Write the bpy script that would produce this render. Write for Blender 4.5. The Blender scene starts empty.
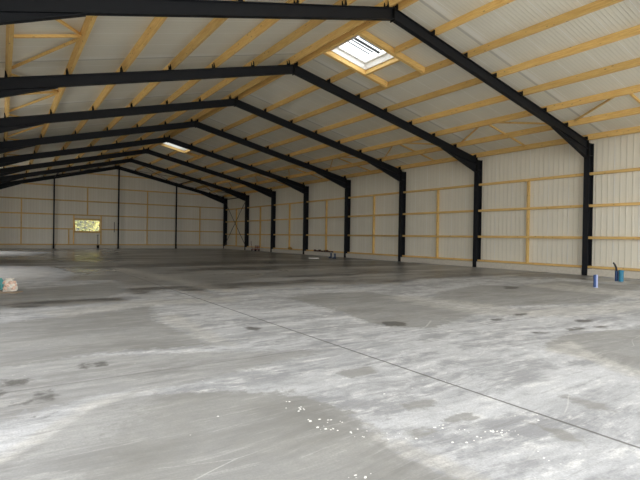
import bpy, bmesh, math, random
import numpy as np
from mathutils import Vector, Matrix
random.seed(7)
C = bpy.context.scene.collection
SC = bpy.context.scene

# ------------------------------------------------------------------ measures
F_PX = 472.0
YAW = math.atan(318 / 472); PITCH = math.atan(3.0 / 472); ROLL = math.radians(.9)
CAM_H = 1.54
AX = 10.0; AZ = 8.68                 # ridge of the steel (top of rafter)
SL, SR = .255, .2205                 # roof slopes left and right
XL, XR = -1.85, 22.05                # column centre lines
WR = 22.255                          # inner face of the right wall cladding
WL = -2.055
Y0, Y1 = -1.0, 53.25                 # open gable, far wall face
FR = [5, 11, 17, 23, 29, 35, 41, 47, 53]
RD = .36                             # rafter depth
PH = .255                             # purlin height
ORD = ['', 'nearest', 'second', 'third', 'fourth', 'fifth', 'sixth', 'seventh', 'eighth']

def ztop(x):
    return AZ - (SL * (AX - x) if x < AX else SR * (x - AX))

# ------------------------------------------------------------------ helpers
def newobj(name, bm, mat, parent=None, loc=None, smooth=False):
    me = bpy.data.meshes.new(name)
    bmesh.ops.recalc_face_normals(bm, faces=bm.faces)
    bm.to_mesh(me); bm.free()
    if mat: me.materials.append(mat)
    if smooth:
        for p in me.polygons: p.use_smooth = True
    o = bpy.data.objects.new(name, me); C.objects.link(o)
    if parent: o.parent = parent
    if loc: o.location = loc
    return o

def empty(name, loc=(0, 0, 0)):
    o = bpy.data.objects.new(name, None); C.objects.link(o); o.location = loc
    o.empty_display_size = .2
    return o

def tag(o, label=None, cat=None, group=None, kind=None):
    if label: o['label'] = label
    if cat: o['category'] = cat
    if group: o['group'] = group
    if kind: o['kind'] = kind
    return o

def copy_tree(o, parent=None):
    c = o.copy(); C.objects.link(c)
    if parent: c.parent = parent
    for ch in list(o.children): copy_tree(ch, c)
    return c

def box(bm, x0, x1, y0, y1, z0, z1):
    vs = [bm.verts.new((x, y, z)) for x in (x0, x1) for y in (y0, y1) for z in (z0, z1)]
    for f in ((0, 1, 3, 2), (4, 6, 7, 5), (0, 4, 5, 1), (2, 3, 7, 6), (0, 2, 6, 4), (1, 5, 7, 3)):
        bm.faces.new([vs[i] for i in f])

def loft(bm, A, B):
    """closed solid between two equal polygons"""
    a = [bm.verts.new(p) for p in A]; b = [bm.verts.new(p) for p in B]
    n = len(a)
    bm.faces.new(a); bm.faces.new(b[::-1])
    for i in range(n):
        bm.faces.new((a[i], b[i], b[(i + 1) % n], a[(i + 1) % n]))

def bar(bm, p0, p1, w, h, up=(0, 0, 1)):
    """rectangular bar from p0 to p1, w sideways, h along up"""
    p0, p1 = Vector(p0), Vector(p1); d = (p1 - p0).normalized()
    s = d.cross(Vector(up)).normalized(); u = s.cross(d).normalized()
    q = [s * (a * w / 2) + u * (b * h / 2) for a, b in ((-1, -1), (1, -1), (1, 1), (-1, 1))]
    loft(bm, [p0 + k for k in q], [p1 + k for k in q])

def tube(bm, pts, r, n=10, cap=True):
    pts = [Vector(p) for p in pts]; rings = []
    for i, p in enumerate(pts):
        d = (pts[min(i + 1, len(pts) - 1)] - pts[max(i - 1, 0)]).normalized()
        a = Vector((0, 0, 1)) if abs(d.z) < .9 else Vector((1, 0, 0))
        s = d.cross(a).normalized(); u = s.cross(d)
        rr = r[i] if isinstance(r, (list, tuple)) else r
        rings.append([bm.verts.new(p + (s * math.cos(t) + u * math.sin(t)) * rr)
                      for t in [2 * math.pi * k / n for k in range(n)]])
    for a, b in zip(rings, rings[1:]):
        for k in range(n): bm.faces.new((a[k], a[(k + 1) % n], b[(k + 1) % n], b[k]))
    if cap: bm.faces.new(rings[0][::-1]); bm.faces.new(rings[-1])

def bevel(bm, w):
    bmesh.ops.bevel(bm, geom=bm.edges[:], offset=w, segments=1, affect='EDGES', clamp_overlap=True)

# ------------------------------------------------------------------ materials
class NT:
    def __init__(s, name):
        s.m = bpy.data.materials.new(name); s.m.use_nodes = True
        s.t = s.m.node_tree; s.n = s.t.nodes; s.b = s.n['Principled BSDF']
    def node(s, typ, ins=None, **kw):
        n = s.n.new(typ)
        for k, v in kw.items(): setattr(n, k, v)
        for k, v in (ins or {}).items():
            if isinstance(v, bpy.types.NodeSocket): s.t.links.new(v, n.inputs[k])
            else: n.inputs[k].default_value = v
        return n
    def math(s, op, a, b=0, c=0, clamp=False):
        n = s.node('ShaderNodeMath', {0: a, 1: b, 2: c}, operation=op, use_clamp=clamp); return n.outputs[0]
    def step(s, x, lo, hi):
        n = s.node('ShaderNodeMapRange', {0: x, 1: lo, 2: hi, 3: 0., 4: 1.}, interpolation_type='SMOOTHSTEP')
        return n.outputs[0]
    def lerp(s, x, lo, hi, a, b):
        return s.node('ShaderNodeMapRange', {0: x, 1: lo, 2: hi, 3: a, 4: b}).outputs[0]
    def noise(s, vec, scale, detail=4, rough=.55):
        return s.node('ShaderNodeTexNoise', {'Vector': vec, 'Scale': scale, 'Detail': detail, 'Roughness': rough}).outputs['Fac']
    def mapping(s, vec, sc=(1, 1, 1), loc=(0, 0, 0), rot=(0, 0, 0)):
        return s.node('ShaderNodeMapping', {'Vector': vec, 'Scale': sc, 'Location': loc, 'Rotation': rot}).outputs[0]
    def mix(s, f, a, b, mode='MIX'):
        n = s.node('ShaderNodeMix', data_type='RGBA', blend_type=mode)
        for i, v in ((0, f), (6, a), (7, b)):
            if isinstance(v, bpy.types.NodeSocket): s.t.links.new(v, n.inputs[i])
            else: n.inputs[i].default_value = v if i == 0 else (*v, 1)
        return n.outputs[2]
    def out(s, **kw):
        for k, v in kw.items():
            k = {'color': 'Base Color', 'rough': 'Roughness', 'normal': 'Normal', 'metal': 'Metallic', 'spec': 'Specular IOR Level'}[k]
            if isinstance(v, bpy.types.NodeSocket): s.t.links.new(v, s.b.inputs[k])
            else: s.b.inputs[k].default_value = (*v, 1) if isinstance(v, tuple) else v
        return s.m
    def bump(s, h, dist, strength=1):
        return s.node('ShaderNodeBump', {'Height': h, 'Distance': dist, 'Strength': strength}).outputs[0]

def mat_plain(name, col, rough=.6, metal=0, var=.12, scale=6, bump=.002, spec=.5):
    t = NT(name); t.b.inputs['Specular IOR Level'].default_value = spec; co = t.node('ShaderNodeTexCoord').outputs['Object']
    nz = t.noise(co, scale, 5)
    c = t.mix(nz, tuple(k * (1 - var) for k in col), tuple(min(1, k * (1 + var)) for k in col))
    return t.out(color=c, rough=rough, metal=metal, normal=t.bump(nz, bump))

def mat_timber(name, axis, light=1.0):
    t = NT(name); co = t.node('ShaderNodeTexCoord').outputs['Object']
    rnd = t.node('ShaderNodeObjectInfo').outputs['Random']
    off = t.math('MULTIPLY', rnd, 37.)
    cv = t.node('ShaderNodeCombineXYZ', {0: off, 1: off, 2: off}).outputs[0]
    v = t.node('ShaderNodeVectorMath', {0: co, 1: cv}, operation='ADD').outputs[0]
    sc = [14., 14., 14.]; sc[axis] = .9
    g = t.noise(t.mapping(v, tuple(sc)), 2.2, 5, .6)
    sc2 = [1., 1., 1.]; sc2[axis] = .45
    big = t.noise(t.mapping(v, tuple(sc2)), 1.4, 2)
    sk = [7., 7., 7.]; sk[axis] = 3.2
    vo = t.node('ShaderNodeTexVoronoi', {'Vector': t.mapping(v, tuple(sk)), 'Scale': 1.0}).outputs['Distance']
    knot = t.math('SUBTRACT', 1., t.step(vo, .07, .17))
    L = light
    c = t.mix(t.step(g, .3, .7), (.70 * L, .43 * L, .115 * L), (.88 * L, .62 * L, .215 * L))
    c = t.mix(t.lerp(big, .3, .7, 0, .35), c, (.72 * L, .40 * L, .11 * L))
    c = t.mix(t.math('MULTIPLY', knot, .7), c, (.22, .11, .045))
    hs = t.node('ShaderNodeHueSaturation', {'Color': c, 'Value': t.lerp(rnd, 0, 1, .84, 1.12), 'Saturation': .96}).outputs[0]
    return t.out(color=hs, rough=.62, normal=t.bump(g, .002))

def mat_panel(name, axis, rib=.25, seam=1.0, tone=(.80, .775, .71), lap=None, dist=.01):
    """coated sandwich panel: pressed ribs every `rib` m, panel joints every `seam` m"""
    t = NT(name); co = t.node('ShaderNodeNewGeometry').outputs['Position']
    sep = t.node('ShaderNodeSeparateXYZ', {0: co}).outputs
    a = sep[axis]
    fr = t.math('ABSOLUTE', t.math('SUBTRACT', t.math('FRACT', t.math('DIVIDE', a, rib)), .5))
    prof = t.step(fr, .33, .43)
    fine = t.math('SINE', t.math('MULTIPLY', a, 2 * math.pi / (rib / 5)))
    sm = t.math('ABSOLUTE', t.math('SUBTRACT', t.math('FRACT', t.math('DIVIDE', a, seam)), .5))
    smm = t.step(sm, .486, .494)
    pid = t.math('FLOOR', t.math('ADD', t.math('DIVIDE', a, seam), .5))
    wn = t.node('ShaderNodeTexWhiteNoise', {1: pid}, noise_dimensions='1D').outputs[0]
    n = t.noise(co, .7, 4)
    c = t.mix(t.lerp(n, .3, .7, 0, 1), tuple(k * .95 for k in tone), tone)
    c = t.mix(t.lerp(wn, 0, 1, 0, .10), c, tuple(k * .72 for k in tone))
    c = t.mix(t.math('MULTIPLY', prof, .13), c, tuple(k * .55 for k in tone))
    c = t.mix(t.math('MULTIPLY', smm, .8), c, (.95, .94, .90))
    if lap is not None:
        b = sep[lap]
        for frm, wd, col in ((.105, .05, (.36, .35, .33)), (.135, .10, (.93, .92, .88))):
            q = t.math('ABSOLUTE', t.math('SUBTRACT', t.math('FRACT', t.math('DIVIDE', t.math('ADD', b, 1.), 6.)), 1 - frm))
            c = t.mix(t.math('MULTIPLY', t.math('LESS_THAN', q, wd / 6), .45), c, col)
    h = t.math('ADD', t.math('MULTIPLY', prof, 1.), t.math('MULTIPLY', fine, .12))
    h = t.math('SUBTRACT', h, t.math('MULTIPLY', smm, .8))
    t.b.inputs['Specular IOR Level'].default_value = .35
    return t.out(color=c, rough=.45, normal=t.bump(h, dist))

M = {}
M['steel'] = mat_plain('anthracite_painted_steel', (.009, .010, .0125), .55, 0, .2, 5, .001, .22)
M['steel2'] = mat_plain('dark_primed_steel', (.008, .008, .008), .6, 0, .2, 5, .001, .2)
M['galv'] = mat_plain('dull_rod_steel', (.07, .065, .06), .45, .3)
M['tx'] = mat_timber('pine_along_x', 0); M['ty'] = mat_timber('pine_along_y', 1)
M['tz'] = mat_timber('pine_along_z', 2, 1.02); M['tg'] = mat_timber('pine_girt_y', 1, .95); M['tgx'] = mat_timber('pine_girt_x', 0, .9)
M['panel_side'] = mat_panel('side_wall_panel', 1, .25, 1.0, (.82, .77, .635), dist=.008)
M['panel_far'] = mat_panel('far_wall_panel', 0, .25, 1.0, (.80, .745, .62), dist=.006)
M['panel_roof'] = mat_panel('roof_panel', 1, .125, 1.0, (.82, .785, .67), dist=.005, lap=1)
M['kerb'] = mat_plain('cast_kerb_concrete', (.60, .55, .46), .85, 0, .2, 9, .01)
M['white'] = mat_plain('white_lacquer', (.85, .83, .80), .4, 0, .03)
M['pgrey'] = mat_plain('pale_grey_profile', (.22, .23, .26), .5)
M['grey'] = mat_plain('grey_metal_arm', (.10, .11, .12), .4, .5)

def mat_glass():
    t = NT('window_glass'); t.n.remove(t.b)
    tr = t.node('ShaderNodeBsdfTransparent', {0: (.94, .96, .95, 1)}).outputs[0]
    gl = t.node('ShaderNodeBsdfGlossy', {'Roughness': .02}).outputs[0]
    fc = t.node('ShaderNodeLayerWeight', {0: .5}).outputs['Facing']
    fr = t.math('MULTIPLY_ADD', t.math('POWER', fc, 5.), .8, .04)
    mx = t.node('ShaderNodeMixShader', {0: fr, 1: tr, 2: gl}).outputs[0]
    t.t.links.new(mx, t.n['Material Output'].inputs[0]); return t.m
M['glass'] = mat_glass()

# ------------------------------------------------------------------ picture point -> floor (used to survey the stains)
def px(u, v, z=0.0):
    x = (u - 320) / F_PX; y = -(v - 240) / F_PX
    c, s = math.cos(ROLL), math.sin(ROLL); x, y = c * x - s * y, s * x + c * y
    fy = math.cos(PITCH) + y * math.sin(PITCH); zz = y * math.cos(PITCH) - math.sin(PITCH)
    X = x * math.cos(YAW) + fy * math.sin(YAW); Y = -x * math.sin(YAW) + fy * math.cos(YAW)
    t = (z - CAM_H) / zz
    return (X * t, Y * t)

# ------------------------------------------------------------------ floor
def sdf_poly(P, poly):
    d = np.full(len(P), 1e9); inside = np.zeros(len(P), bool); n = len(poly)
    for i in range(n):
        a = np.array(poly[i]); b = np.array(poly[(i + 1) % n]); e = b - a
        w = P - a; tt = np.clip((w @ e) / max(e @ e, 1e-9), 0, 1)
        d = np.minimum(d, np.linalg.norm(w - tt[:, None] * e, axis=1))
        c1 = (a[1] > P[:, 1]) != (b[1] > P[:, 1])
        with np.errstate(divide='ignore', invalid='ignore'):
            xi = (b[0] - a[0]) * (P[:, 1] - a[1]) / (b[1] - a[1] if b[1] != a[1] else 1e-9) + a[0]
        inside ^= c1 & (P[:, 0] < xi)
    return np.where(inside, -d, d)

GREY = [  # damp grey patches; (points, edge width m)
    ([(60, 540), (100, 450), (150, 405), (160, 394), (225, 391), (300, 396), (322, 401), (347, 410), (362, 424), (385, 444), (420, 463), (470, 482), (520, 520)], .7),
    ([(-20, 326), (60, 316), (120, 310), (150, 305), (156, 320), (175, 328), (195, 337), (214, 345), (160, 350), (100, 353), (40, 362), (-20, 370)], .5),
    ([(-20, 288), (30, 289), (80, 285), (112, 282), (122, 286), (128, 292), (100, 298), (40, 300), (-20, 302)], .7),
    ([(285, 298), (320, 293), (370, 292), (420, 300), (460, 308), (482, 311), (460, 320), (430, 328), (392, 327), (370, 323), (345, 313), (320, 306)], .5),
    ([(543, 346), (562, 335), (600, 331), (660, 328), (690, 380), (640, 374), (600, 360), (562, 352)], .3),
    ([(440, 292), (480, 285), (560, 287), (620, 294), (600, 303), (540, 305), (480, 307), (430, 299)], .6),
    ([(405, 432), (425, 427), (445, 432), (415, 438)], .12), ([(440, 420), (465, 413), (482, 418), (455, 424)], .12),
    ([(395, 405), (430, 398), (440, 404), (410, 411)], .15), ([(335, 372), (370, 366), (380, 372), (350, 378)], .15),
    ([(560, 395), (600, 402), (620, 412), (585, 408)], .2), ([(520, 418), (560, 428), (600, 445), (560, 440)], .2),
    ([(515, 286), (560, 281), (640, 286), (640, 290), (560, 290)], .5),
]
HALF = [([(-20, 364), (90, 356), (230, 352), (330, 350), (260, 366), (190, 384), (100, 394), (-20, 430)], .4), ([(-60, 520), (-40, 470), (0, 462), (50, 436), (80, 416), (100, 404), (125, 397), (160, 394), (225, 391), (300, 396), (322, 401), (347, 410), (362, 424), (385, 444), (420, 463), (470, 482), (520, 520)], .15)]
DARK = [  # wet dark concrete; the first strip is painted kerb shadow
    ([(225, 250), (345, 258), (470, 268), (580, 277), (660, 284), (660, 286), (580, 279.5), (470, 270.5), (345, 260), (225, 251.5)], .3),  # shadow line at the foot of the right kerb, put into the colour
    ([(-60, 241), (700, 262), (700, 276), (560, 277), (480, 276), (420, 279), (400, 283), (320, 284.5), (240, 289), (190, 288), (150, 291), (135, 293), (122, 284), (112, 280), (60, 281), (75, 274), (50, 267), (-60, 264), (-60, 257), (30, 256), (50, 252), (-60, 250)], .6),
    ([(-20, 302), (60, 300), (125, 297), (128, 301), (60, 306), (-20, 309)], .35),
    ([(150, 287), (190, 286.5), (240, 287), (320, 283), (400, 281.5), (400, 283.5), (320, 285.5), (240, 289.5), (190, 289)], .25),
    ([(150, 276), (175, 281), (206, 290), (224, 298), (205, 296), (165, 287)], .35),
    ([(120, 286), (148, 288), (150, 295), (132, 294)], .4),
]
SPOT = [  # small dark wet spots
    ([(380, 322), (395, 321), (407, 323), (405, 326), (385, 326)], .07),
    ([(503, 286), (519, 287), (517, 289), (505, 289)], .2),
    ([(2, 380), (30, 379), (28, 384), (0, 388)], .16), ([(33, 394), (45, 391), (57, 395), (50, 403), (38, 400)], .13),
    ([(92, 364), (102, 361), (110, 364), (100, 367)], .12), ([(78, 366), (85, 363), (92, 365), (84, 369)], .1),
    ([(12, 403), (28, 401), (30, 404), (14, 406)], .1), ([(-5, 391), (8, 392), (2, 396), (-5, 396)], .1),
    ([(22, 421), (40, 416), (55, 413), (40, 420)], .08),
    ([(490, 319), (503, 318), (500, 321), (492, 321)], .12), ([(595, 326), (607, 326), (605, 328), (597, 328)], .12),
    ([(575, 320), (597, 319), (590, 322), (578, 323)], .14), ([(565, 329), (583, 327), (586, 329), (570, 331)], .12),
    ([(512, 314), (528, 313), (526, 315), (515, 316)], .12), ([(245, 326), (262, 328), (256, 331), (246, 329)], .1),
    ([(530, 332), (548, 332), (546, 333.5), (534, 334)], .1), ([(10, 306), (42, 305), (40, 307), (14, 308)], .2),
]
CREAM = [  # dry pale laitance; the first two are painted daylight streaks
    ([(-40, 266), (40, 268), (60, 273), (40, 280), (-40, 282)], .9), ([(-40, 251), (34, 252), (30, 255), (-40, 256)], 1.),  # bright daylight sheen on the floor at left, painted as pale colour
    ([(362, 420), (385, 438), (402, 440), (430, 452), (470, 468), (505, 486), (478, 486), (440, 472), (400, 456), (382, 444)], .10),
    ([(-20, 470), (0, 455), (45, 428), (85, 405), (105, 400), (100, 403), (60, 430), (0, 466)], .1),
    ([(75, 404), (105, 397), (130, 392), (165, 388), (165, 391), (130, 396), (103, 405)], .1),
    ([(155, 316), (180, 314), (215, 335), (240, 346), (214, 344), (190, 334)], .25),
    ([(40, 312), (100, 306), (150, 300), (240, 297), (240, 302), (150, 305), (60, 317)], .4),
    ([(380, 296), (420, 296), (520, 309), (600, 305), (640, 300), (640, 312), (580, 316), (520, 316), (470, 314)], .5),
    ([(570, 340), (590, 352), (640, 372), (660, 384), (620, 372), (580, 358), (545, 350)], .15),
    ([(110, 267), (125, 268), (175, 278), (240, 291), (225, 293), (160, 279)], .5),
    ([(238, 286), (255, 285.5), (258, 288), (240, 288)], .3), ([(262, 288), (300, 286), (300, 287.5), (265, 289)], .3),
    ([(520, 285), (560, 283), (640, 292), (640, 298), (560, 290)], .5),
]
SHEEN = [  # standing film of water, smooth
    ([(-40, 265), (60, 266), (100, 270), (60, 281), (-40, 284)], 1.2),
    ([(-40, 250), (60, 251), (110, 252), (100, 262), (-40, 258)], 1.5),
    ([(60, 248.6), (110, 249), (112, 254), (70, 254)], 1.5),
]
def build_floor():
    xs = np.arange(-2.4, 22.7, .1); ys = np.concatenate([np.arange(-1.2, 10, .1), np.arange(10, 53.6, .14)])
    nx, ny = len(xs), len(ys)
    X, Y = np.meshgrid(xs, ys); P = np.stack([X.ravel(), Y.ravel()], 1)
    co = np.zeros((nx * ny, 3)); co[:, :2] = P
    i = np.arange(nx * ny).reshape(ny, nx)
    q = np.stack([i[:-1, :-1], i[:-1, 1:], i[1:, 1:], i[1:, :-1]], -1).reshape(-1, 4)
    # slab edge so that the floor is a solid 0.2 m thick
    rim = np.concatenate([i[0, :], i[1:, -1], i[-1, -2::-1], i[-2:0:-1, 0]])
    low = co[rim].copy(); low[:, 2] = -.2
    nb = len(co); co = np.concatenate([co, low]); k = np.arange(len(rim)); k2 = (k + 1) % len(rim)
    q = np.concatenate([q, np.stack([rim[k2], rim[k], nb + k, nb + k2], -1)])
    me = bpy.data.meshes.new('floor')
    me.vertices.add(len(co)); me.vertices.foreach_set('co', co.ravel())
    me.loops.add(q.size); me.loops.foreach_set('vertex_index', q.ravel().astype(np.int32))
    me.polygons.add(len(q)); me.polygons.foreach_set('loop_start', np.arange(0, q.size, 4, dtype=np.int32))
    me.update(calc_edges=True)
    def mask(L):
        m = np.zeros(len(P))
        for pts, w in L:
            poly = [px(*p) for p in pts]
            d = sdf_poly(P, poly); m = np.maximum(m, np.clip(.5 - d / (2 * w), 0, 1))
        return np.concatenate([m, np.zeros(len(rim))])
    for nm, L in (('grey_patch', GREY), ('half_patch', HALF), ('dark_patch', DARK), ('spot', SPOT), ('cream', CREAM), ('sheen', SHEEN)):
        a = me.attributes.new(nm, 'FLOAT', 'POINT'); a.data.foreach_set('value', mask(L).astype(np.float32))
    o = bpy.data.objects.new('floor', me); C.objects.link(o); tag(o, kind='structure')
    # material
    t = NT('power_floated_concrete'); co = t.node('ShaderNodeNewGeometry').outputs['Position']
    at = lambda n: t.node('ShaderNodeAttribute', attribute_name=n).outputs['Fac']
    sep = t.node('ShaderNodeSeparateXYZ', {0: co}).outputs
    wv = t.node('ShaderNodeTexNoise', {'Vector': co, 'Scale': .5, 'Detail': 2}).outputs['Color']
    wv = t.node('ShaderNodeVectorMath', {0: wv, 1: (-.5, -.5, 0)}, operation='ADD').outputs[0]
    wc = t.node('ShaderNodeVectorMath', {0: wv, 1: (1.2, .5, 0), 2: co}, operation='MULTIPLY_ADD').outputs[0]
    R = (0, 0, .04)
    st1 = t.noise(t.mapping(wc, (.30, 1.3, 1), (3, 1, 0), R), 1.2, 9, .68)     # streaks left by the float
    st2 = t.noise(t.mapping(wc, (.8, 2.4, 1), (9, 4, 0), R), 2.4, 9, .74)
    mo = t.noise(co, 1.1, 8, .62); fine = t.noise(co, 9, 6, .7); grit = t.noise(co, 60, 3, .6)
    nz = t.math('ADD', t.math('ADD', t.math('MULTIPLY', st1, .45), t.math('MULTIPLY', st2, .3)), t.math('MULTIPLY', mo, .25))
    nn = t.math('SUBTRACT', nz, .5)
    st3 = t.noise(t.mapping(wc, (.55, 7., 1), (5, 2, 0), R), 2.2, 9, .75)
    blk = t.node('ShaderNodeTexVoronoi', {'Vector': t.mapping(wc, (.35, .9, 1), (1, 3, 0), R), 'Scale': 1.0}, distance='CHEBYCHEV').outputs['Color']
    blk = t.node('ShaderNodeSeparateColor', {0: blk}).outputs[0]
    base = t.mix(t.step(t.math('MULTIPLY_ADD', t.math('SUBTRACT', fine, .5), .25, nz), .43, .55), (.295, .298, .308), (.585, .592, .605))
    base = t.mix(t.math('MULTIPLY', t.step(blk, .55, .9), .30), base, (.29, .295, .31))
    base = t.mix(t.math('MULTIPLY', t.step(mo, .45, .72), .55), base, (.37, .375, .385))
    base = t.mix(t.math('MULTIPLY', t.step(st2, .52, .66), .7), base, (.76, .755, .735))
    e = t.math('MULTIPLY', nn, 2.0); ef = t.math('MULTIPLY', t.math('SUBTRACT', fine, .5), .8)
    def mk(name, k=1., sh=.05, kf=1.):
        v = t.math('MULTIPLY_ADD', e, k, at(name)); v = t.math('MULTIPLY_ADD', ef, kf, v)
        return t.step(v, .5 - sh, .5 + sh)
    g = mk('grey_patch', .5, .10)
    gcol = t.mix(t.step(nz, .36, .64), (.20, .195, .18), (.34, .335, .315))
    gcol = t.mix(t.math('MULTIPLY', t.step(mo, .4, .7), .5), gcol, (.245, .245, .245))
    c = t.mix(t.math('MULTIPLY', g, .88), base, gcol)
    c = t.mix(t.math('MULTIPLY', mk('half_patch', .6, .12), .72), c, gcol)
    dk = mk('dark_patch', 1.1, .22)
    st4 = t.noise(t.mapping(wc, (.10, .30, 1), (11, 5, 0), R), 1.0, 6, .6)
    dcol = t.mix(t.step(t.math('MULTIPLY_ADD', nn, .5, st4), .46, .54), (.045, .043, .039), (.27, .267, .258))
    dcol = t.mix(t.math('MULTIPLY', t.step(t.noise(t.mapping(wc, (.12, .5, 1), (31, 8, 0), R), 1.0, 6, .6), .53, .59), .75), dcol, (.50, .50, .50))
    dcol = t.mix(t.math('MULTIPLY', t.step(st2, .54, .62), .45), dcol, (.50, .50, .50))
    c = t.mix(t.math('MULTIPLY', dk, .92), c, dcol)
    cr = mk('cream', 1., .25)
    c = t.mix(t.math('MULTIPLY', cr, .65), c, t.mix(t.step(st2, .4, .6), (.40, .39, .365), (.58, .56, .52)))
    c = t.mix(t.math('MULTIPLY', t.step(st3, .53, .65), .22), c, (.66, .65, .62))
    c = t.mix(t.math('MULTIPLY', t.math('SUBTRACT', 1., t.step(st3, .36, .46)), .35), c, (.17, .168, .16))
    sp = mk('spot', .7, .2, 1.5)
    c = t.mix(t.math('MULTIPLY', sp, .85), c, (.055, .050, .040))
    # scratches and trowel arcs
    vz = t.node('ShaderNodeTexVoronoi', {'Vector': t.mapping(wc, (.22, .9, 1), (2, 7, 0), (0, 0, .6)), 'Scale': 1.0}, feature='DISTANCE_TO_EDGE').outputs['Distance']
    sc_ = t.math('MULTIPLY', t.math('SUBTRACT', 1., t.step(vz, .0, .005)), t.step(mo, .45, .6))
    c = t.mix(t.math('MULTIPLY', sc_, .35), c, (.8, .79, .75))
    # sparse pale crumbs stuck to the slab
    vo = t.node('ShaderNodeTexVoronoi', {'Vector': co, 'Scale': 9.}).outputs
    crumb = t.math('MULTIPLY', t.math('SUBTRACT', 1., t.step(vo['Distance'], .05, .10)),
                   t.math('GREATER_THAN', t.node('ShaderNodeSeparateColor', {0: vo['Color']}).outputs[0], .88))
    c = t.mix(t.math('MULTIPLY', crumb, .6), c, (.85, .84, .80))
    c = t.mix(t.lerp(t.math('ADD', t.math('MULTIPLY', grit, .5), t.math('MULTIPLY', fine, .5)), .40, .60, 0, .42), c, (.19, .19, .19))
    # saw-cut joints along the hall and across it
    def joint(coord, pos, w, wob):
        q = t.math('ABSOLUTE', t.math('SUBTRACT', t.math('ADD', coord, t.math('MULTIPLY', t.math('SUBTRACT', fine, .5), wob)), pos))
        return t.math('SUBTRACT', 1., t.step(q, w * .5, w))
    j1 = joint(sep[0], 3.97, .020, .008)
    j3 = joint(sep[0], 16.0, .02, .01)
    j2 = t.math('MULTIPLY', joint(sep[1], 5.42, .014, .03), .55)
    j4 = t.math('MULTIPLY', joint(sep[1], 29.0, .03, .02), .5)
    j = t.math('MAXIMUM', t.math('MAXIMUM', j1, j2), t.math('MAXIMUM', j3, j4))
    c = t.mix(t.math('MULTIPLY', j, .75), c, (.09, .085, .08))
    sh = t.step(t.math('ADD', at('sheen'), t.math('MULTIPLY', t.math('SUBTRACT', st4, .5), 2.)), .05, .95)
    rough = t.math('SUBTRACT', t.math('SUBTRACT', .70, t.math('MULTIPLY', dk, .36)), t.math('MULTIPLY', sh, .14))
    rough = t.math('ADD', rough, t.math('MULTIPLY', nn, .5), clamp=True)
    h = t.math('SUBTRACT', t.math('ADD', t.math('MULTIPLY', fine, .5), t.math('MULTIPLY', grit, .2)), t.math('MULTIPLY', j, 2.))
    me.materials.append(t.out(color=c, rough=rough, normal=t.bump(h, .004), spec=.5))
build_floor()

# ------------------------------------------------------------------ roof deck (ceiling) with three roof-light holes
# (x range, y range) of every roof light
LIGHTS = [('R', 10.5, 12.25, 13.08, 15.05), ('R', 10.5, 12.25, 36.1, 38.1), ('L', 7.9, 9.55, 42.6, 44.6)]
T = .09
def zc(x): return ztop(x) + PH + .02
def build_roof():
    bm = bmesh.new()
    for side, xa, xb in (('L', WL - .35, AX), ('R', AX, WR + .35)):
        holes = [h for h in LIGHTS if h[0] == side]
        xs = sorted({xa, xb, *[v for h in holes for v in h[1:3]]})
        ys = sorted({Y0, Y1 + .3, *[v for h in holes for v in h[3:5]]})
        for x0, x1 in zip(xs, xs[1:]):
            for y0, y1 in zip(ys, ys[1:]):
                if any(h[1] <= x0 < h[2] and h[3] <= y0 < h[4] for h in holes): continue
                f = lambda x: (AZ - SL * (AX - x) if side == 'L' else AZ - SR * (x - AX)) + PH + .02
                A = [(x0, y0, f(x0)), (x1, y0, f(x1)), (x1, y0, f(x1) + T), (x0, y0, f(x0) + T)]
                loft(bm, A, [(p[0], y1, p[2]) for p in A])
    bmesh.ops.remove_doubles(bm, verts=bm.verts, dist=1e-5)
    tag(newobj('ceiling', bm, M['panel_roof']), kind='structure')
build_roof()

# ------------------------------------------------------------------ walls
def wall_right():
    bm = bmesh.new(); z1 = zc(WR) - .01
    box(bm, WR, WR + .08, Y0, Y1 + .1, .0, z1 + .0)
    tag(newobj('wall_right', bm, M['panel_side']), kind='structure')
wall_right()
ADDED_OPENINGS = [(-.6, 10.6, 4.4), (18.6, 25.2, 4.3), (39.0, 46.2, 4.3)]  # out-of-view openings added in the left wall to let daylight in
def wall_left():
    bm = bmesh.new(); z1 = zc(WL) - .02; y = Y0
    for a, b, h in ADDED_OPENINGS:
        box(bm, WL - .08, WL, y, a, 0, z1); box(bm, WL - .08, WL, a, b, h, z1); y = b
    box(bm, WL - .08, WL, y, Y1 + .1, 0, z1)
    tag(newobj('wall_left', bm, M['panel_side']), kind='structure')
wall_left()
WX0, WX1, WZ0, WZ1 = 6.04, 8.40, 1.72, 2.92        # far window opening
def wall_far():
    bm = bmesh.new(); d = .08
    def poly(pts): loft(bm, [(x, Y1, z) for x, z in pts], [(x, Y1 + d, z) for x, z in pts])
    g = .012
    poly([(WL, 0), (WX0, 0), (WX0, zc(WX0) - g), (WL, zc(WL) - g)])
    poly([(WX0, 0), (WX1, 0), (WX1, WZ0), (WX0, WZ0)])
    poly([(WX0, WZ1), (WX1, WZ1), (WX1, zc(WX1) - g), (WX0, zc(WX0) - g)])
    poly([(WX1, 0), (AX, 0), (AX, zc(AX) - g), (WX1, zc(WX1) - g)])
    poly([(AX, 0), (WR, 0), (WR, zc(WR) - g), (AX, zc(AX) - g)])
    tag(newobj('wall_far', bm, M['panel_far']), kind='structure')
wall_far()
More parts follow.
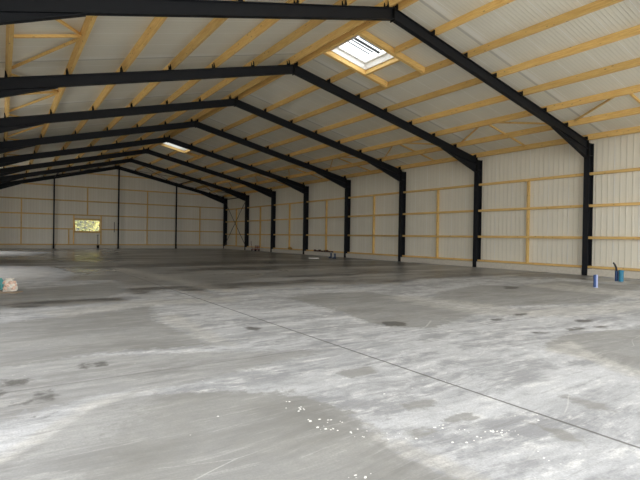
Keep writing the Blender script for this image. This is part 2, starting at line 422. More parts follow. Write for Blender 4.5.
# cast kerb at the foot of the walls, broken at each column
def kerbs():
    bm = bmesh.new()
    for a, b in zip([Y0 - .0] + FR, FR):
        hh = .31 + random.uniform(-.01, .01)
        box(bm, 21.88, WR - .005, a + (.15 if a > 0 else .1), b - .03, 0, hh)
    bevel(bm, .012)
    tag(newobj('baseboard_right', bm, M['kerb']), kind='structure')
    bm = bmesh.new(); cs = [WL + .5, 4.19, 10.11, 16.16, 21.75]
    for a, b in zip(cs, cs[1:]): box(bm, a + .11, b - .11, 53.02 - .12, Y1 - .005, 0, .33)
    bevel(bm, .012)
    tag(newobj('baseboard_far', bm, M['kerb']), kind='structure')
kerbs()

# ------------------------------------------------------------------ portal frames
def isec(w, d, tf=.02, tw=.014):
    """I profile in (side, height) measured down from the top"""
    a, b = w / 2, tw / 2
    return [(-a, 0), (a, 0), (a, -tf), (b, -tf), (b, -d + tf), (a, -d + tf), (a, -d), (-a, -d), (-a, -d + tf), (-b, -d + tf), (-b, -tf), (-a, -tf)]
LP = [9.83 - 1.615 * k for k in range(8)]      # purlin lines, left slope, from the ridge
RP = [10.2 + 1.66 * k for k in range(8)]     # right slope
def slope_ang(x): return math.atan(-SL) if x < AX else math.atan(SR)
def make_frame():
    root = empty('portal_frame', (AX, 0, 0)); ox = AX
    for sgn, xc, xe, s in ((-1, XL, WL + .0, SL), (1, XR, 22.25, SR)):
        zt = ztop(xe) ; zt_c = ztop(xc)
        # column: I section, web across the hall
        bm = bmesh.new(); W = .24; D = .4; tf = .02
        x0, x1 = xc - D / 2 - ox, xc + D / 2 - ox
        def flange(xa, xb, zz): box(bm, xa, xb, -W / 2, W / 2, .02, zz)
        zi = zt_c - .02
        flange(x0, x0 + tf, zi - .03); flange(x1 - tf, x1, zi - .03)
        box(bm, x0 + tf, x1 - tf, -.008, .008, .02, zi - .04)
        for zz in (5.42 if sgn > 0 else 4.9, zi - .06): box(bm, x0 + tf, x1 - tf, -W / 2 + .01, W / 2 - .01, zz, zz + .015)
        newobj('column', bm, M['steel'], root)
        bm = bmesh.new(); box(bm, x0 - .03, x1 + .0, -.11, .11, 0, .02); newobj('base_plate', bm, M['steel2'], root)
        # rafter
        prof = isec(.17, RD); xa = AX + sgn * .012; xb = (xc - sgn * (D / 2)) - sgn * .02
        bm = bmesh.new()
        A = [(xa - ox, p[0], AZ - s * abs(xa - AX) + p[1]) for p in prof]
        B = [(xb - ox, p[0], AZ - s * abs(xb - AX) + p[1]) for p in prof]
        loft(bm, A, B); newobj('rafter', bm, M['steel'], root)
        # haunch: tapered cutting welded under the rafter
        xh = xb - sgn * (2.75 if sgn > 0 else 3.05); dz = .40
        bm = bmesh.new(); w = .085; f = .018; b2 = .007
        def hp(x, dd):
            zb = AZ - s * abs(x - AX) - RD - .001
            return zb, zb - dd
        zb, zl = hp(xb, dz); zh, zhl = hp(xh, .004)
        loft(bm, [(xh - ox, -b2, zh), (xh - ox, b2, zh), (xh - ox, b2, zhl), (xh - ox, -b2, zhl)],
             [(xb - ox, -b2, zb), (xb - ox, b2, zb), (xb - ox, b2, zl), (xb - ox, -b2, zl)])
        loft(bm, [(xh - ox, -w, zhl), (xh - ox, w, zhl), (xh - ox, w, zhl - f), (xh - ox, -w, zhl - f)],
             [(xb - ox, -w, zl), (xb - ox, w, zl), (xb - ox, w, zl - f), (xb - ox, -w, zl - f)])
        newobj('haunch', bm, M['steel'], root)
        bm = bmesh.new(); xp0, xp1 = sorted((xb - ox, xb + sgn * .02 - ox))
        box(bm, xp0, xp1, -.1, .1, zl - .05, zb + RD + .02); newobj('end_plate', bm, M['steel2'], root)
    bm = bmesh.new(); box(bm, -.012, .012, -.1, .1, AZ - RD - .05, AZ + .02); newobj('apex_plate', bm, M['steel2'], root)
    for x in LP + RP:
        bm = bmesh.new(); s = math.copysign(1, x - AX)
        c0 = x - .048
        # angle cleat: upright leg on the up-hall side, foot on the rafter
        z0 = ztop(x) + .002
        c0 = x - .052
        box(bm, c0 - .010 - ox, c0 - ox, -.08, .08, z0, z0 + .18)
        for q in (-.085, .077):
            box(bm, c0 - .065 - ox, c0 - ox, q, q + .008, z0 - .01, z0 + .17)
        box(bm, c0 - .075 - ox, c0 - ox, -.085, .085, z0 - .015, z0 + .008)
        newobj('purlin_cleat', bm, M['steel2'], root)
    return root
fr0 = make_frame()
for i, y in enumerate(FR):
    o = fr0 if i == 0 else copy_tree(fr0)
    o.location = (AX, y, 0)
    if i == 0: lab = 'black steel portal frame overhead just in front of the view, nearer than all others'
    elif i == 8: lab = 'black steel end frame set against the far gable wall'
    elif i == 1: lab = 'nearest visible black steel portal frame, crossing the whole top of the picture'
    else: lab = f'black steel portal frame, {ORD[i]} of the eight from the camera towards the far wall'
    tag(o, lab, 'steel frame', 'black portal frames along the hall')

# gable columns
for i, x in enumerate((4.19, 10.11, 16.16)):
    r = empty('gable_column', (x, 52.86, 0))
    h = ztop(x) - RD - .0
    bm = bmesh.new(); prof = isec(.12, .16, .012, .01)
    A = [(p[0], p[1] + .08, .015) for p in prof]; loft(bm, A, [(a, b, h) for a, b, c in A])
    newobj('post', bm, M['steel'], r)
    bm = bmesh.new(); box(bm, -.11, .11, -.1, .1, 0, .015); newobj('base_plate', bm, M['steel2'], r)
    tag(r, ['slim black steel post of the far gable, left of the small window', 'slim black steel post of the far gable, under the ridge',
            'slim black steel post of the far gable, right of the ridge'][i], 'steel post', 'slim posts of the far gable')

# ------------------------------------------------------------------ purlins
def purlin_mesh(L, w=.095, h=PH):
    bm = bmesh.new(); box(bm, -w / 2, w / 2, 0, L, 0, h); bevel(bm, .005)
    me = bpy.data.meshes.new('roof_purlin'); bmesh.ops.recalc_face_normals(bm, faces=bm.faces); bm.to_mesh(me); bm.free()
    me.materials.append(M['ty']); return me
PM = {}
def purlin(x, ya, yb, label, group):
    L = round(yb - ya - .02, 3)
    if L not in PM: PM[L] = purlin_mesh(L)
    o = bpy.data.objects.new('roof_purlin', PM[L]); C.objects.link(o)
    o.location = (x, ya + .01, ztop(x) + .014); o.rotation_euler = (0, slope_ang(x), 0)
    tag(o, label, 'roof beam', group)
DOWN = ['at the ridge', 'first below ridge', 'second below ridge', 'third below ridge', 'fourth below ridge', 'fifth below ridge', 'sixth below ridge', 'at the eave']
BAY = ['in front of the nearest frame'] + [f'between frames {a} and {b}' for a, b in zip(
    ['one', 'two', 'three', 'four', 'five', 'six', 'seven'], ['two', 'three', 'four', 'five', 'six', 'seven', 'eight'])]
for b in range(8):
    ya, yb = FR[b], FR[b + 1]
    for side, PL in (('right', RP), ('left', LP)):
        for k, x in enumerate(PL):
            if side == 'left' and ((b == 0 and k > 2) or k == 7): continue
            lab = f'pine purlin on {side} roof slope, {DOWN[k]}, {BAY[b]}'
            grp = f'pine purlins of the {side} roof slope'
            hole = [h for h in LIGHTS if h[0] == side[0].upper() and ya < h[3] < yb and h[1] < x < h[2] + .05]
            if hole:
                h = hole[0]
                purlin(x, ya, h[3] - .19, lab.replace('pine purlin', 'cut pine purlin, near piece').replace(' roof slope', ' slope'), grp)
                purlin(x, h[4] + .19, yb, lab.replace('pine purlin', 'cut pine purlin, far piece').replace(' roof slope', ' slope'), grp)
            else: purlin(x, ya, yb, lab, grp)
# left eave member (its line is beyond the picture's left edge but carries the deck)

# ------------------------------------------------------------------ roof lights: timber trimming and a window
def sl_pt(side, x, y, dz): return (x, y, ztop(x) + dz)
RLN = ['nearest roof light', 'far right-slope roof light', 'left-slope roof light']
for n, (side, xa, xb, ya, yb) in enumerate(LIGHTS):
    up = Vector((SR, 0, 1)) if side == 'R' else Vector((-SL, 0, 1))
    xr, xe = (RP[0] + .05, RP[2] - .05) if side == 'R' else (LP[2] + .05, LP[0] - .05)
    for y, w in ((ya - .08, 'near'), (yb + .08, 'far')):
        bm = bmesh.new(); bar(bm, sl_pt(side, xr, y, .125), sl_pt(side, xe, y, .125), .15, .22, up); bevel(bm, .005)
        tag(newobj('timber_trimmer', bm, M['tx']), f'thick pine trimmer running down the {w} side of the {RLN[n]}', 'roof beam', 'pine trimmers of the roof lights')
    xq = xb + .05 if side == 'R' else xa - .05
    bm = bmesh.new(); bar(bm, sl_pt(side, xq, ya - .002, .125), sl_pt(side, xq, yb + .002, .125), .10, .22, up); bevel(bm, .005)
    tag(newobj('timber_header', bm, M['ty']), f'short pine header closing the lower edge of the {RLN[n]}', 'roof beam')
    w = empty(f'window_{n + 2}', ((xa + xb) / 2, ya, ztop((xa + xb) / 2))); tag(w, kind='structure')
    L = w.location; off = lambda p: tuple(Vector(p) - L)
    # white lining from the ceiling up to the glass
    b0, b1 = .20, .46; bm = bmesh.new()
    i = .015
    def pl(x0, y0, x1, y1):
        A = [sl_pt(side, x0, y0, b0), sl_pt(side, x1, y0, b0), sl_pt(side, x1, y1, b0), sl_pt(side, x0, y1, b0)]
        loft(bm, [off(a) for a in A], [off((a[0], a[1], a[2] + b1 - b0)) for a in A])
    pl(xa + .001, ya, xa + .03, yb); pl(xb - .03, ya, xb - .001, yb); pl(xa + .03, ya + .001, xb - .03, ya + .03); pl(xa + .03, yb - .03, xb - .03, yb - .001)
    newobj('lining', bm, M['white'], w)
    bm = bmesh.new(); e = .075
    def fr_(x0, y0, x1, y1, d0=.43, d1=.50):
        A = [sl_pt(side, x0, y0, d0), sl_pt(side, x1, y0, d0), sl_pt(side, x1, y1, d0), sl_pt(side, x0, y1, d0)]
        loft(bm, [off(a) for a in A], [off((a[0], a[1], a[2] + d1 - d0)) for a in A])
    fr_(xa + .03, ya + .03, xa + .03 + e, yb - .03); fr_(xb - .03 - e, ya + .03, xb - .03, yb - .03)
    fr_(xa + .03 + e, ya + .03, xb - .03 - e, ya + .03 + e); fr_(xa + .03 + e, yb - .03 - e, xb - .03 - e, yb - .03)
    newobj('frame', bm, M['white'], w)
    bm = bmesh.new(); fr_(xa + .10, ya + .10, xb - .10, yb - .10, .462, .470); newobj('pane', bm, M['glass'], w)
    if n < 2:
        xm = xb - .35; ym = (ya + yb) / 2 + .1
        bm = bmesh.new(); tube(bm, [off(sl_pt(side, xa + .12, ym - .30, .40)), off(sl_pt(side, xb - .3, ym - .30, .40))], .05, 8); newobj('opener_arm', bm, M['grey'], w)
        bm = bmesh.new(); bar(bm, off(sl_pt(side, xa + .10, ym - .10, .42)), off(sl_pt(side, xb - .45, ym - .10, .42)), .05, .04, up); bar(bm, off(sl_pt(side, xa + .10, ym + .12, .42)), off(sl_pt(side, xb - .45, ym + .12, .42)), .035, .04, up); newobj('glazing_bar', bm, M['pgrey'], w)
        bm = bmesh.new(); tube(bm, [off(sl_pt(side, xa + .3, ym - .50, .41)), off(sl_pt(side, xb - .35, ym - .50, .41))], .025, 8); newobj('opener_rail', bm, M['grey'], w)

# ------------------------------------------------------------------ timber bracing near the eaves, K shape per bay
for b in range(8):
    ya, yb = FR[b], FR[b + 1]; ym = (ya + yb) / 2
    for side, PL in (('right', RP), ('left', LP)):
        if side == 'left' and b in (0,): continue
        up = Vector((SR, 0, 1)) if side == 'right' else Vector((-SL, 0, 1))
        x5, x6, x7 = PL[5], PL[6], PL[7]; sg = 1 if side == 'right' else -1
        P = lambda x, y, d=.21: (x, y, ztop(x) + d)
        def br(p, q, nm, w, h, mat, lab):
            bm = bmesh.new(); bar(bm, p, q, w, h, up); tag(newobj(nm, bm, mat), lab, 'roof brace', f'timber braces near the {side} eave')
        e = .05 * sg
        br(P(x5 + e, ym), P(x6 - e, ym), 'timber_strut', .07, .07, M['tx'], f'short pine strut, upper one by the {side} eave, {BAY[b]}')
        if side == 'right':
            br(P(x6 + e, ym), P(x7 - e, ym), 'timber_strut', .07, .07, M['tx'], f'short pine strut, lowest one by the right eave, {BAY[b]}')
        m = M['steel2'] if False else M['tx']
        for s, w in ((-1, 'near'), (1, 'far')):
            br(P(x5 + e, ym + s * .08, .19), P(x6 - e, ym + s * 2.65, .19), 'diagonal_brace', .05, .07, m, f'thin pine diagonal by the {side} eave, its {w} leg, {BAY[b]}')

# ------------------------------------------------------------------ girts and studs of the right wall
GZ = [.34, 1.70, 3.15, 4.60]
ROWS = ['on the kerb', 'lowest free one', 'at mid height', 'topmost']
for b in range(8):
    ya, yb = FR[b], FR[b + 1]
    for k, z in enumerate(GZ):
        bm = bmesh.new(); hh = .05 if k == 0 else .06
        box(bm, -.07, .07, 0, yb - ya - .03, -hh, hh); bevel(bm, .004)
        o = newobj('wall_girt', bm, M['tg'], loc=(22.155, ya + .015, z if k else .322 + hh))
        tag(o, f'horizontal pine girt on the right wall, {ROWS[k]}, {BAY[b]}', 'wall rail', 'pine girts of the right wall')
    if b > 0:
        bm = bmesh.new(); ym = (ya + yb) / 2
        for z0, z1 in ((GZ[0] + .085, GZ[1] - .062), (GZ[1] + .062, GZ[2] - .062), (GZ[2] + .062, GZ[3] - .062)):
            box(bm, -.07, .07, -.05, .05, z0, z1)
        o = newobj('wall_stud', bm, M['tz'], loc=(22.155, ym, 0))
        tag(o, f'upright pine stud on the right wall, middle of the bay {BAY[b]}', 'wall stud', 'pine studs of the right wall')

# ------------------------------------------------------------------ girts and studs of the far wall
FZ = [.40, 1.96, 3.38, 4.79, 6.22, 7.64]
FROW = ['on the kerb', 'second row up', 'third row up', 'fourth row up', 'fifth row up', 'top row']
cols = [-2.0, 4.19, 10.11, 16.16, 22.15]
BN = ['left of the left post', 'between left post and ridge post', 'between ridge post and right post', 'right of the right post']
YG0, YG1 = 53.115, 53.235
for b in range(4):
    for k, z in enumerate(FZ):
        xa, xb = cols[b] + .012, cols[b + 1] - .012
        if b == 0: xa = -1.9
        if z > 5: # stop under the rafter
            if b == 0: xa = max(xa, AX - (AZ - .02 - z) / SL)
            if b == 3: xb = min(xb, AX + (AZ - .02 - z) / SR)
            if k == 5 and b == 1: xa = max(xa, AX - (AZ - .02 - z) / SL)
            if k == 5 and b == 2: xb = min(xb, AX + (AZ - .02 - z) / SR)
        if xb - xa < .6: continue
        segs = [(xa, xb)]
        if b == 1 and k == 1: segs = [(xa, WX0 - .15), (WX1 + .15, xb)]
        for n, (p, q) in enumerate(segs):
            bm = bmesh.new(); box(bm, 0, q - p, YG0, YG1, -.06, .06); o = newobj('wall_girt', bm, M['tgx'], loc=(p, 0, z if k else .395))
            l = f'horizontal pine girt on the far wall, {FROW[k]}, {BN[b]}'
            if len(segs) > 1: l = f'short pine girt on the far wall, {("left", "right")[n]} of the small window'
            tag(o, l, 'wall rail', 'pine girts of the far wall')
def fstud(x, z0, z1, lab, w=.05):
    bm = bmesh.new(); box(bm, -w, w, YG0, YG1, z0, z1); tag(newobj('wall_stud', bm, M['tz'], loc=(x, 0, 0)), lab, 'wall stud', 'pine studs of the far wall')
def full(x, z1, lab):
    bm = bmesh.new()
    zs = [z for z in FZ if z <= z1 + .01]
    for a, b_ in zip(zs, zs[1:]): box(bm, -.05, .05, YG0, YG1, (a if a > 1 else .395) + .065, b_ - .065)
    tag(newobj('wall_stud', bm, M['tz'], loc=(x, 0, 0)), lab, 'wall stud', 'pine studs of the far wall')
full(1.5, 4.79, 'upright pine stud on the far wall, leftmost, beyond the left post')
full(13.1, 6.22, 'tall upright pine stud on the far wall, just right of the ridge post')
full(19.0, 4.79, 'upright pine stud on the far wall, rightmost, near the corner')
fstud(7.2, 3.38 + .065, 6.22 - .065, 'upright pine stud on the far wall, directly above the small window')
fstud(5.53, .46, 1.96 - .065, 'short pine stud on the far wall, just left of the window')
for x, s in ((WX0 - .08, 'left'), (WX1 + .08, 'right')):
    fstud(x, .46 if s == 'left' else .46, 3.38 - .065, f'pine stud framing the {s} side of the small window down to the kerb', .06)
bm = bmesh.new(); box(bm, WX0 - .015, WX1 + .015, YG0, YG1, WZ1, WZ1 + .12); tag(newobj('window_lintel', bm, M['tgx']), 'short pine lintel across the top of the small far window', 'lintel')
bm = bmesh.new(); box(bm, WX0 - .015, WX1 + .015, YG0, YG1, WZ0 - .12, WZ0); tag(newobj('window_rail', bm, M['tgx']), 'short pine rail under the sill of the small far window', 'rail')
w = empty('window_1', ((WX0 + WX1) / 2, Y1, WZ0)); tag(w, kind='structure')
bm = bmesh.new(); hx = (WX1 - WX0) / 2; hz = WZ1 - WZ0
for a in ((-hx, -hx + .06, 0, hz), (hx - .06, hx, 0, hz), (-hx + .06, hx - .06, 0, .06), (-hx + .06, hx - .06, hz - .06, hz)):
    box(bm, a[0], a[1], .0, .07, a[2], a[3])
newobj('window_frame', bm, M['tgx'], w)
bm = bmesh.new(); box(bm, -hx + .055, hx - .055, .03, .036, .055, hz - .055); newobj('pane', bm, M['glass'], w)

# ------------------------------------------------------------------ steel bracing in the last bay
def rod(p, q, lab, r=.02, nm='bracing_rod', cat='bracing rod', mat='galv', grp='steel bracing of the last bay'):
    bm = bmesh.new(); tube(bm, [p, q], r, 6); tag(newobj(nm, bm, M[mat]), lab, cat, grp)
rod((22.03, 47.11, .35), (22.03, 52.89, 5.4), 'thin steel rod crossing the far corner wall bay, rising towards the gable', .032)
rod((21.955, 52.89, .35), (21.955, 47.11, 5.4), 'thin steel rod crossing the far corner wall bay, falling towards the gable', .032)
rod((21.7, 47.1, 5.75), (21.7, 52.9, 5.75), 'dark steel tube strut at the right eave between last two frames', .05, 'eave_strut', 'steel strut', 'steel')
rod((16.16, 47.09, ztop(16.16) - .2), (16.16, 52.9, ztop(16.16) - .2), 'dark steel tube strut halfway down the right slope of the last bay', .05, 'roof_strut', 'steel strut', 'steel')
rod((4.19, 47.09, ztop(4.19) - .2), (4.19, 52.9, ztop(4.19) - .2), 'dark steel tube strut halfway down the left slope of the last bay', .05, 'roof_strut', 'steel strut', 'steel')
for xa, xb, l in ((10.3, 16.0, 'upper right'), (16.3, 21.5, 'lower right'), (4.3, 9.7, 'upper left')):
    for s in (0, 1):
        ya, yb = (47.1, 52.9) if s == 0 else (52.9, 47.1); d = .16 + .05 * s
        rod((xa, ya, ztop(xa) - d), (xb, yb, ztop(xb) - d), f'thin roof bracing rod, {l} panel of last bay, ' + ('falling away from camera' if s == 0 else 'falling towards the camera'), .022)

# ------------------------------------------------------------------ loose things
def blob(bm, c, r, seed, sub=3, amp=.25, sq=(1, 1, 1)):
    rnd = random.Random(seed); res = bmesh.ops.create_icosphere(bm, subdivisions=sub, radius=1.0)
    ph = [(Vector((rnd.uniform(-1, 1), rnd.uniform(-1, 1), rnd.uniform(-1, 1))) * 4, rnd.uniform(0, 6)) for _ in range(7)]
    for v in res['verts']:
        d = sum(math.sin(v.co.dot(k) + p) for k, p in ph) / 7 * amp * 2
        d += rnd.uniform(-.05, .05)
        q = v.co * (1 + d); v.co = Vector((q.x * r * sq[0], q.y * r * sq[1], max(q.z, -.55) * r * sq[2])) + Vector(c)
M['plastic'] = mat_plain('crumpled_clear_sack', (.85, .78, .68), .3, 0, .18, 14, .02)
M['peach'] = mat_plain('peach_rubble', (.80, .56, .44), .7, 0, .2, 20, .01)
M['teal'] = mat_plain('teal_plastic', (.10, .36, .36), .4, 0, .1)
M['board'] = mat_plain('worn_board', (.38, .30, .22), .8, 0, .2, 20, .004)
bx, by = px(9.5, 292.3)
bm = bmesh.new(); bar(bm, (bx - .30, by + .05, .012), (bx + .22, by - .2, .012), .34, .024); bevel(bm, .004)
tag(newobj('board', bm, M['board']), 'thin worn board lying on the floor under the sack of rubble', 'board')
s = empty('rubble_sack', (bx, by, .024)); tag(s, 'crumpled pale plastic sack of peach rubble, on the floor at left edge', 'sack')
bm = bmesh.new(); blob(bm, (.0, 0, .112), .165, 3, 4, .30, (1, .9, 1.15)); 
newobj('sack', bm, M['plastic'], s)
bm = bmesh.new()
for k in range(9):
    a = k * .7; blob(bm, (.10 * math.cos(a), -.09 + .08 * math.sin(a), .16 + .08 * math.sin(3 * a)), .055, 20 + k, 2, .25)
newobj('rubble', bm, M['peach'], s)
bm = bmesh.new()
for k in range(5):
    a = k * 1.3
    tube(bm, [(0, 0, .24), (.05 * math.cos(a), .05 * math.sin(a), .31), (.10 * math.cos(a), .10 * math.sin(a), .33)], [.03, .025, .008], 6)
newobj('sack_neck', bm, M['plastic'], s)
bm = bmesh.new(); tube(bm, [(0, 0, .0), (0, 0, .24), (0, 0, .28), (0, 0, .31)], [.06, .06, .03, .02], 14)
tx_, ty_ = px(1., 289.5)
t = newobj('teal_canister', bm, M['teal'], loc=(tx_, ty_, .0)); tag(t, 'small teal plastic canister behind the rubble sack at left edge', 'canister')

# pipe stubs by the right wall
M['blue'] = mat_plain('blue_wrap', (.03, .07, .20), .45, 0, .2); M['pale'] = mat_plain('pale_blue_sleeve', (.38, .42, .62), .45, 0, .15)
M['aqua'] = mat_plain('turquoise_pipe', (.015, .17, .27), .4, 0, .12); M['black'] = mat_plain('black_rubber', (.012, .012, .014), .5)
M['dblue'] = mat_plain('navy_pipe', (.02, .06, .17), .4, 0, .15)
x, y = px(595.5, 287.5)
r = empty('pipe_stub', (x, y, 0)); tag(r, 'short blue and lilac plastic pipe stub rising alone from the open floor', 'pipe')
bm = bmesh.new(); tube(bm, [(0, 0, -.05), (0, 0, .40)], .065, 16); newobj('sleeve', bm, M['pale'], r)
bm = bmesh.new(); tube(bm, [(-.045, -.0, .02), (-.045, 0, .42), (-.045, 0, .425)], [.048, .048, .04], 14); newobj('inner_pipe', bm, M['blue'], r)
bm = bmesh.new(); tube(bm, [(0, 0, .40), (0, 0, .425)], [.067, .06], 16); newobj('rim', bm, M['pale'], r)
x, y = px(621, 281.5)
r = empty('pipe_stub', (x, y, 0)); tag(r, 'thick turquoise plastic pipe stub standing before the right wall kerb', 'pipe')
bm = bmesh.new(); tube(bm, [(0, 0, -.05), (0, 0, .40)], .085, 16); newobj('pipe', bm, M['aqua'], r)
bm = bmesh.new(); tube(bm, [(0, 0, .38), (0, 0, .43), (0, 0, .44)], [.095, .095, .08], 16); newobj('cap', bm, M['aqua'], r)
x, y = px(616.5, 281)
r = empty('hose_riser', (x, y, 0)); tag(r, 'dark blue conduit with bent black hose, beside the turquoise stub', 'pipe')
bm = bmesh.new(); tube(bm, [(0, 0, -.05), (0, 0, .40)], .06, 14); newobj('conduit', bm, M['dblue'], r)
bm = bmesh.new(); tube(bm, [(0, 0, .1), (-.01, 0, .40), (-.03, .01, .52), (-.09, .03, .64), (-.17, .05, .71)], [.042, .042, .038, .034, .03], 10); newobj('hose', bm, M['black'], r, smooth=True)

# small things on and by the far kerbs of the right wall
M['red'] = mat_plain('faded_red_metal', (.22, .035, .03), .6); M['brick'] = mat_plain('dark_brown_brick', (.10, .05, .035), .9, 0, .3, 20)
M['yellow'] = mat_plain('ochre_sacking', (.48, .27, .06), .8); M['bluedull'] = mat_plain('dull_blue_plastic', (.05, .08, .14), .6)
r = empty('hand_cart', (21.45, 43.6, 0)); tag(r, 'small dull red hand cart standing at the far kerb of right wall', 'cart')
bm = bmesh.new(); box(bm, -.25, .25, -.5, .5, .16, .22); newobj('bed', bm, M['red'], r)
bm = bmesh.new()
for zz in (.32, .42, .52): bar(bm, (.2, -.5, zz), (.2, .5, zz), .03, .05)
for yy in (-.48, 0, .48): bar(bm, (.2, yy, .2), (.2, yy, .56), .03, .03, (1, 0, 0))
newobj('side_rail', bm, M['red'], r)
bm = bmesh.new(); tube(bm, [(-.1, .5, .2), (-.1, .8, .7), (-.1, .82, 1.0)], .025, 8); newobj('handle', bm, M['red'], r)
for sx in (-.22, .22):
    for sy in (-.36, .36):
        bm = bmesh.new(); tube(bm, [(sx - .03, sy, .09), (sx + .03, sy, .09)], .09, 14); newobj('wheel', bm, M['black'], r)
bm = bmesh.new(); blob(bm, (0, 0, .13), .2, 9, 3, .2, (.6, 1.8, .8)); tag(newobj('sack', bm, M['yellow'], loc=(22.0, 37.6, .30)), 'ochre sack lying on the kerb between frames five and six', 'sack')
rb = random.Random(4)
for k in range(8):
    L_, H_ = rb.uniform(.14, .24), rb.uniform(.09, .19)
    bm = bmesh.new(); box(bm, -.055, .055, -L_ / 2, L_ / 2, 0, H_); bevel(bm, .008)
    o = newobj('brick', bm, M['brick'], loc=(22.01, 30.9 + k * .36, .316)); o.rotation_euler = (0, 0, rb.uniform(-.15, .15))
    pos = 'nearest to camera' if k == 0 else 'farthest from camera' if k == 7 else ['', 'second', 'third', 'fourth', 'fifth', 'sixth', 'seventh'][k] + ' from the near end'
    tag(o, f'dark broken brick in the row on the right wall kerb, {pos}', 'brick', 'broken bricks on the kerb')
def boot(px_, py_, lab):
    r = empty('rubber_boot', (px_, py_, 0)); tag(r, lab, 'boot', 'boots by the right wall')
    bm = bmesh.new(); tube(bm, [(0, 0, .03), (0, 0, .15), (0, 0, .36)], [.06, .055, .07], 12); newobj('shaft', bm, M['bluedull'], r)
    bm = bmesh.new(); tube(bm, [(.06, 0, .06), (-.05, 0, .06), (-.16, 0, .05), (-.2, 0, .04)], [.045, .055, .045, .02], 10); newobj('foot', bm, M['bluedull'], r)
    bm = bmesh.new(); box(bm, -.21, .07, -.05, .05, 0, .022); newobj('sole', bm, M['black'], r)
x, y = px(331, 258); boot(x, y, 'dark blue rubber boot near the right wall kerb, the left one')
x, y = px(333.5, 258.5); boot(x + .05, y - .1, 'dark blue rubber boot near the right wall kerb, the right one')
x, y = px(313, 258.5)
bm = bmesh.new(); bar(bm, (x - .3, y + .1, .03), (x + .35, y - .2, .03), .3, .06); bevel(bm, .01); tag(newobj('insulation_offcut', bm, M['white']), 'flat white insulation offcut on the floor before the brick row', 'offcut')
# leaning tool by the window, cable on the far wall
r = empty('shovel', (8.12, 52.82, 0)); tag(r, 'dark long-handled shovel leaning on the far wall under the window', 'shovel')
bm = bmesh.new(); tube(bm, [(0, -.22, .28), (.04, .14, 1.38)], .03, 8); newobj('shaft', bm, M['black'], r)
bm = bmesh.new(); loft(bm, [(-.11, -.30, .01), (.11, -.30, .01), (.11, -.285, .01), (-.11, -.285, .01)], [(-.12, -.22, .34), (.12, -.22, .34), (.12, -.205, .34), (-.12, -.205, .34)]); newobj('blade', bm, M['steel2'], r)
bm = bmesh.new(); tube(bm, [(-.04, .14, 1.38), (.12, .14, 1.38)], .03, 8); newobj('grip', bm, M['black'], r)
bm = bmesh.new(); tube(bm, [(9.75, 53.10, 1.7), (9.75, 53.10, 2.75)], .03, 8); tag(newobj('cable_conduit', bm, M['steel2']), 'short dark conduit on the far wall just left of the ridge post', 'conduit')

# mortar chips on the slab
M['chip'] = mat_plain('white_mortar', (.80, .79, .75), .9, 0, .1)
bm = bmesh.new(); rc = random.Random(11)
CH = [(480, 436, 10, 30), (505, 433, 12, 14), (335, 421, 5, 8), (325, 428, 8, 10), (285, 402, 2, 6), (296, 409, 8, 10), (218, 416, 1, 3), (410, 437, 8, 24), (435, 427, 5, 10), (315, 420, 4, 8), (360, 476, 6, 12), (350, 433, 8, 20), (530, 420, 4, 30), (560, 455, 4, 30), (408, 388, 5, 40)]
for u, v, n, sp in CH:
    for _ in range(n):
        x, y = px(u + rc.uniform(-sp, sp), v + rc.uniform(-sp, sp) * .22)
        s_ = rc.uniform(.003, .010) ; res = bmesh.ops.create_icosphere(bm, subdivisions=1, radius=1)
        a, b_ = rc.uniform(.7, 1.6), rc.uniform(.7, 1.4)
        for q in res['verts']: q.co = Vector((q.co.x * s_ * a + x, q.co.y * s_ * b_ + y, max(q.co.z, -.3) * s_ * .4 + s_ * .12))
tag(newobj('mortar_chips', bm, M['chip']), 'scattered white mortar chips on the near grey concrete floor', 'chips', kind='stuff')

# ------------------------------------------------------------------ outdoors
M['earth'] = mat_plain('gravel_yard', (.62, .60, .55), .95, 0, .25, 2, .03)
bm = bmesh.new(); box(bm, -60, 85, -50, 110, -.5, -.21); tag(newobj('ground', bm, M['earth']), kind='structure')
def mat_leaf(name, a, b):
    t = NT(name); co = t.node('ShaderNodeNewGeometry').outputs['Position']
    return t.out(color=t.mix(t.step(t.noise(co, 1.3, 4), .35, .65), a, b), rough=.6)
LEAVES = [mat_leaf('yellow_green_leaves', (.30, .31, .025), (.62, .54, .10)), mat_leaf('olive_leaves', (.18, .18, .03), (.45, .33, .09)), mat_leaf('blue_green_leaves', (.08, .26, .14), (.26, .46, .28))]
M['bark'] = mat_plain('tree_bark', (.12, .09, .06), .9)
def tree(x, y, h, r, mat, lab, seed, trunk=True, n=4200):
    rr = random.Random(seed); root = empty('tree' if trunk else 'shrub', (x, y, -.21)); tag(root, lab, 'tree' if trunk else 'shrub')
    bm = bmesh.new(); zc_ = h * .55
    for _ in range(n):
        d = Vector((rr.gauss(0, 1), rr.gauss(0, 1), rr.gauss(0, 1))).normalized() * (rr.uniform(.3, 1) ** .5)
        p = Vector((d.x * r, d.y * r, zc_ + d.z * h * .45)); s_ = rr.uniform(.14, .30)
        a = Vector((rr.gauss(0, 1), rr.gauss(0, 1), rr.gauss(0, 1))).normalized(); b_ = a.orthogonal().normalized(); 
        bm.faces.new([bm.verts.new(p + a * s_), bm.verts.new(p + b_ * s_ * .55), bm.verts.new(p - a * s_), bm.verts.new(p - b_ * s_ * .55)])
    me = newobj('foliage', bm, mat, root)
    bm = bmesh.new(); tube(bm, [(0, 0, 0), (.05, 0, h * .3), (0, .05, h * .7)], [.14, .1, .04], 8); newobj('trunk', bm, M['bark'], root)
tree(7.2, 60.5, 5.4, 2.2, LEAVES[0], 'bright yellow-green tree outside, seen through middle of the far window', 1)
tree(10.9, 66.0, 6.6, 2.0, LEAVES[1], 'olive brown-green tree outside, seen at right of the far window', 2)
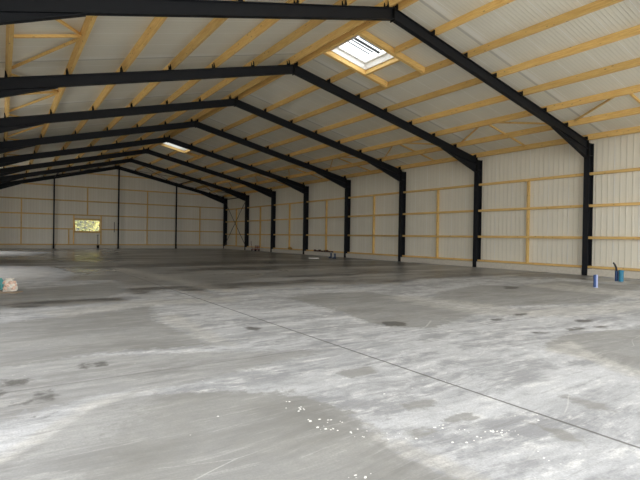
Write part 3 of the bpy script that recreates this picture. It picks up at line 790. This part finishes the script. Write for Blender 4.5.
tree(4.6, 66.5, 7, 2.2, LEAVES[0], 'yellow-green tree outside, seen at left of the far window', 3)
tree(7.6, 56.6, 1.9, 1.5, LEAVES[2], 'low blue-green shrub outside, along the bottom of the far window', 4, False, 2600)

# ------------------------------------------------------------------ daylight
wd = bpy.data.worlds.new('overcast'); SC.world = wd; wd.use_nodes = True
nt = wd.node_tree; bg = nt.nodes['Background']
tc = nt.nodes.new('ShaderNodeTexCoord'); sp = nt.nodes.new('ShaderNodeSeparateXYZ'); nt.links.new(tc.outputs['Generated'], sp.inputs[0])
mr = nt.nodes.new('ShaderNodeMapRange'); nt.links.new(sp.outputs[2], mr.inputs[0])
mr.inputs[1].default_value = -.05; mr.inputs[2].default_value = .9
mx = nt.nodes.new('ShaderNodeMix'); mx.data_type = 'RGBA'; nt.links.new(mr.outputs[0], mx.inputs[0])
mx.inputs[6].default_value = (.86, .90, .95, 1); mx.inputs[7].default_value = (1.0, 1.0, 1.0, 1)
nt.links.new(mx.outputs[2], bg.inputs[0]); bg.inputs[1].default_value = 1.0
def portal(name, loc, rot, sx, sy):
    l = bpy.data.lights.new(name, 'AREA'); l.shape = 'RECTANGLE'; l.size = sx; l.size_y = sy
    l.cycles.is_portal = True
    o = bpy.data.objects.new(name, l); C.objects.link(o); o.location = loc; o.rotation_euler = rot
portal('portal_gable', (10.1, Y0 - .02, 4.3), (math.pi / 2, 0, 0), 24.2, 8.8)
for a, b, h in ADDED_OPENINGS: portal('portal_added_opening', (WL - .1, (a + b) / 2, h / 2), (0, -math.pi / 2, 0), h, b - a)
for side, xa, xb, ya, yb in LIGHTS:
    xm = (xa + xb) / 2; portal('portal_roof_light', (xm, (ya + yb) / 2, ztop(xm) + .6), (0, slope_ang(xm), 0), xb - xa, yb - ya)

# ------------------------------------------------------------------ camera
cd = bpy.data.cameras.new('camera'); cam = bpy.data.objects.new('camera', cd); C.objects.link(cam)
cd.sensor_width = 36; cd.lens = F_PX / 640 * 36; cd.clip_end = 300
cam.matrix_world = (Matrix.Translation((0, 0, CAM_H)) @ Matrix.Rotation(-YAW, 4, 'Z') @
                    Matrix.Rotation(math.pi / 2 - PITCH, 4, 'X') @ Matrix.Rotation(ROLL, 4, 'Z'))
SC.camera = cam
vs = SC.view_settings; vs.view_transform = 'Standard'; vs.look = 'None'; vs.gamma = 1; vs.use_curve_mapping = False
vs.exposure = 1.94
SC.cycles.use_denoising = True
SC.cycles.max_bounces = 12; SC.cycles.diffuse_bounces = 8; SC.cycles.transparent_max_bounces = 8
SC.cycles.sample_clamp_indirect = 8
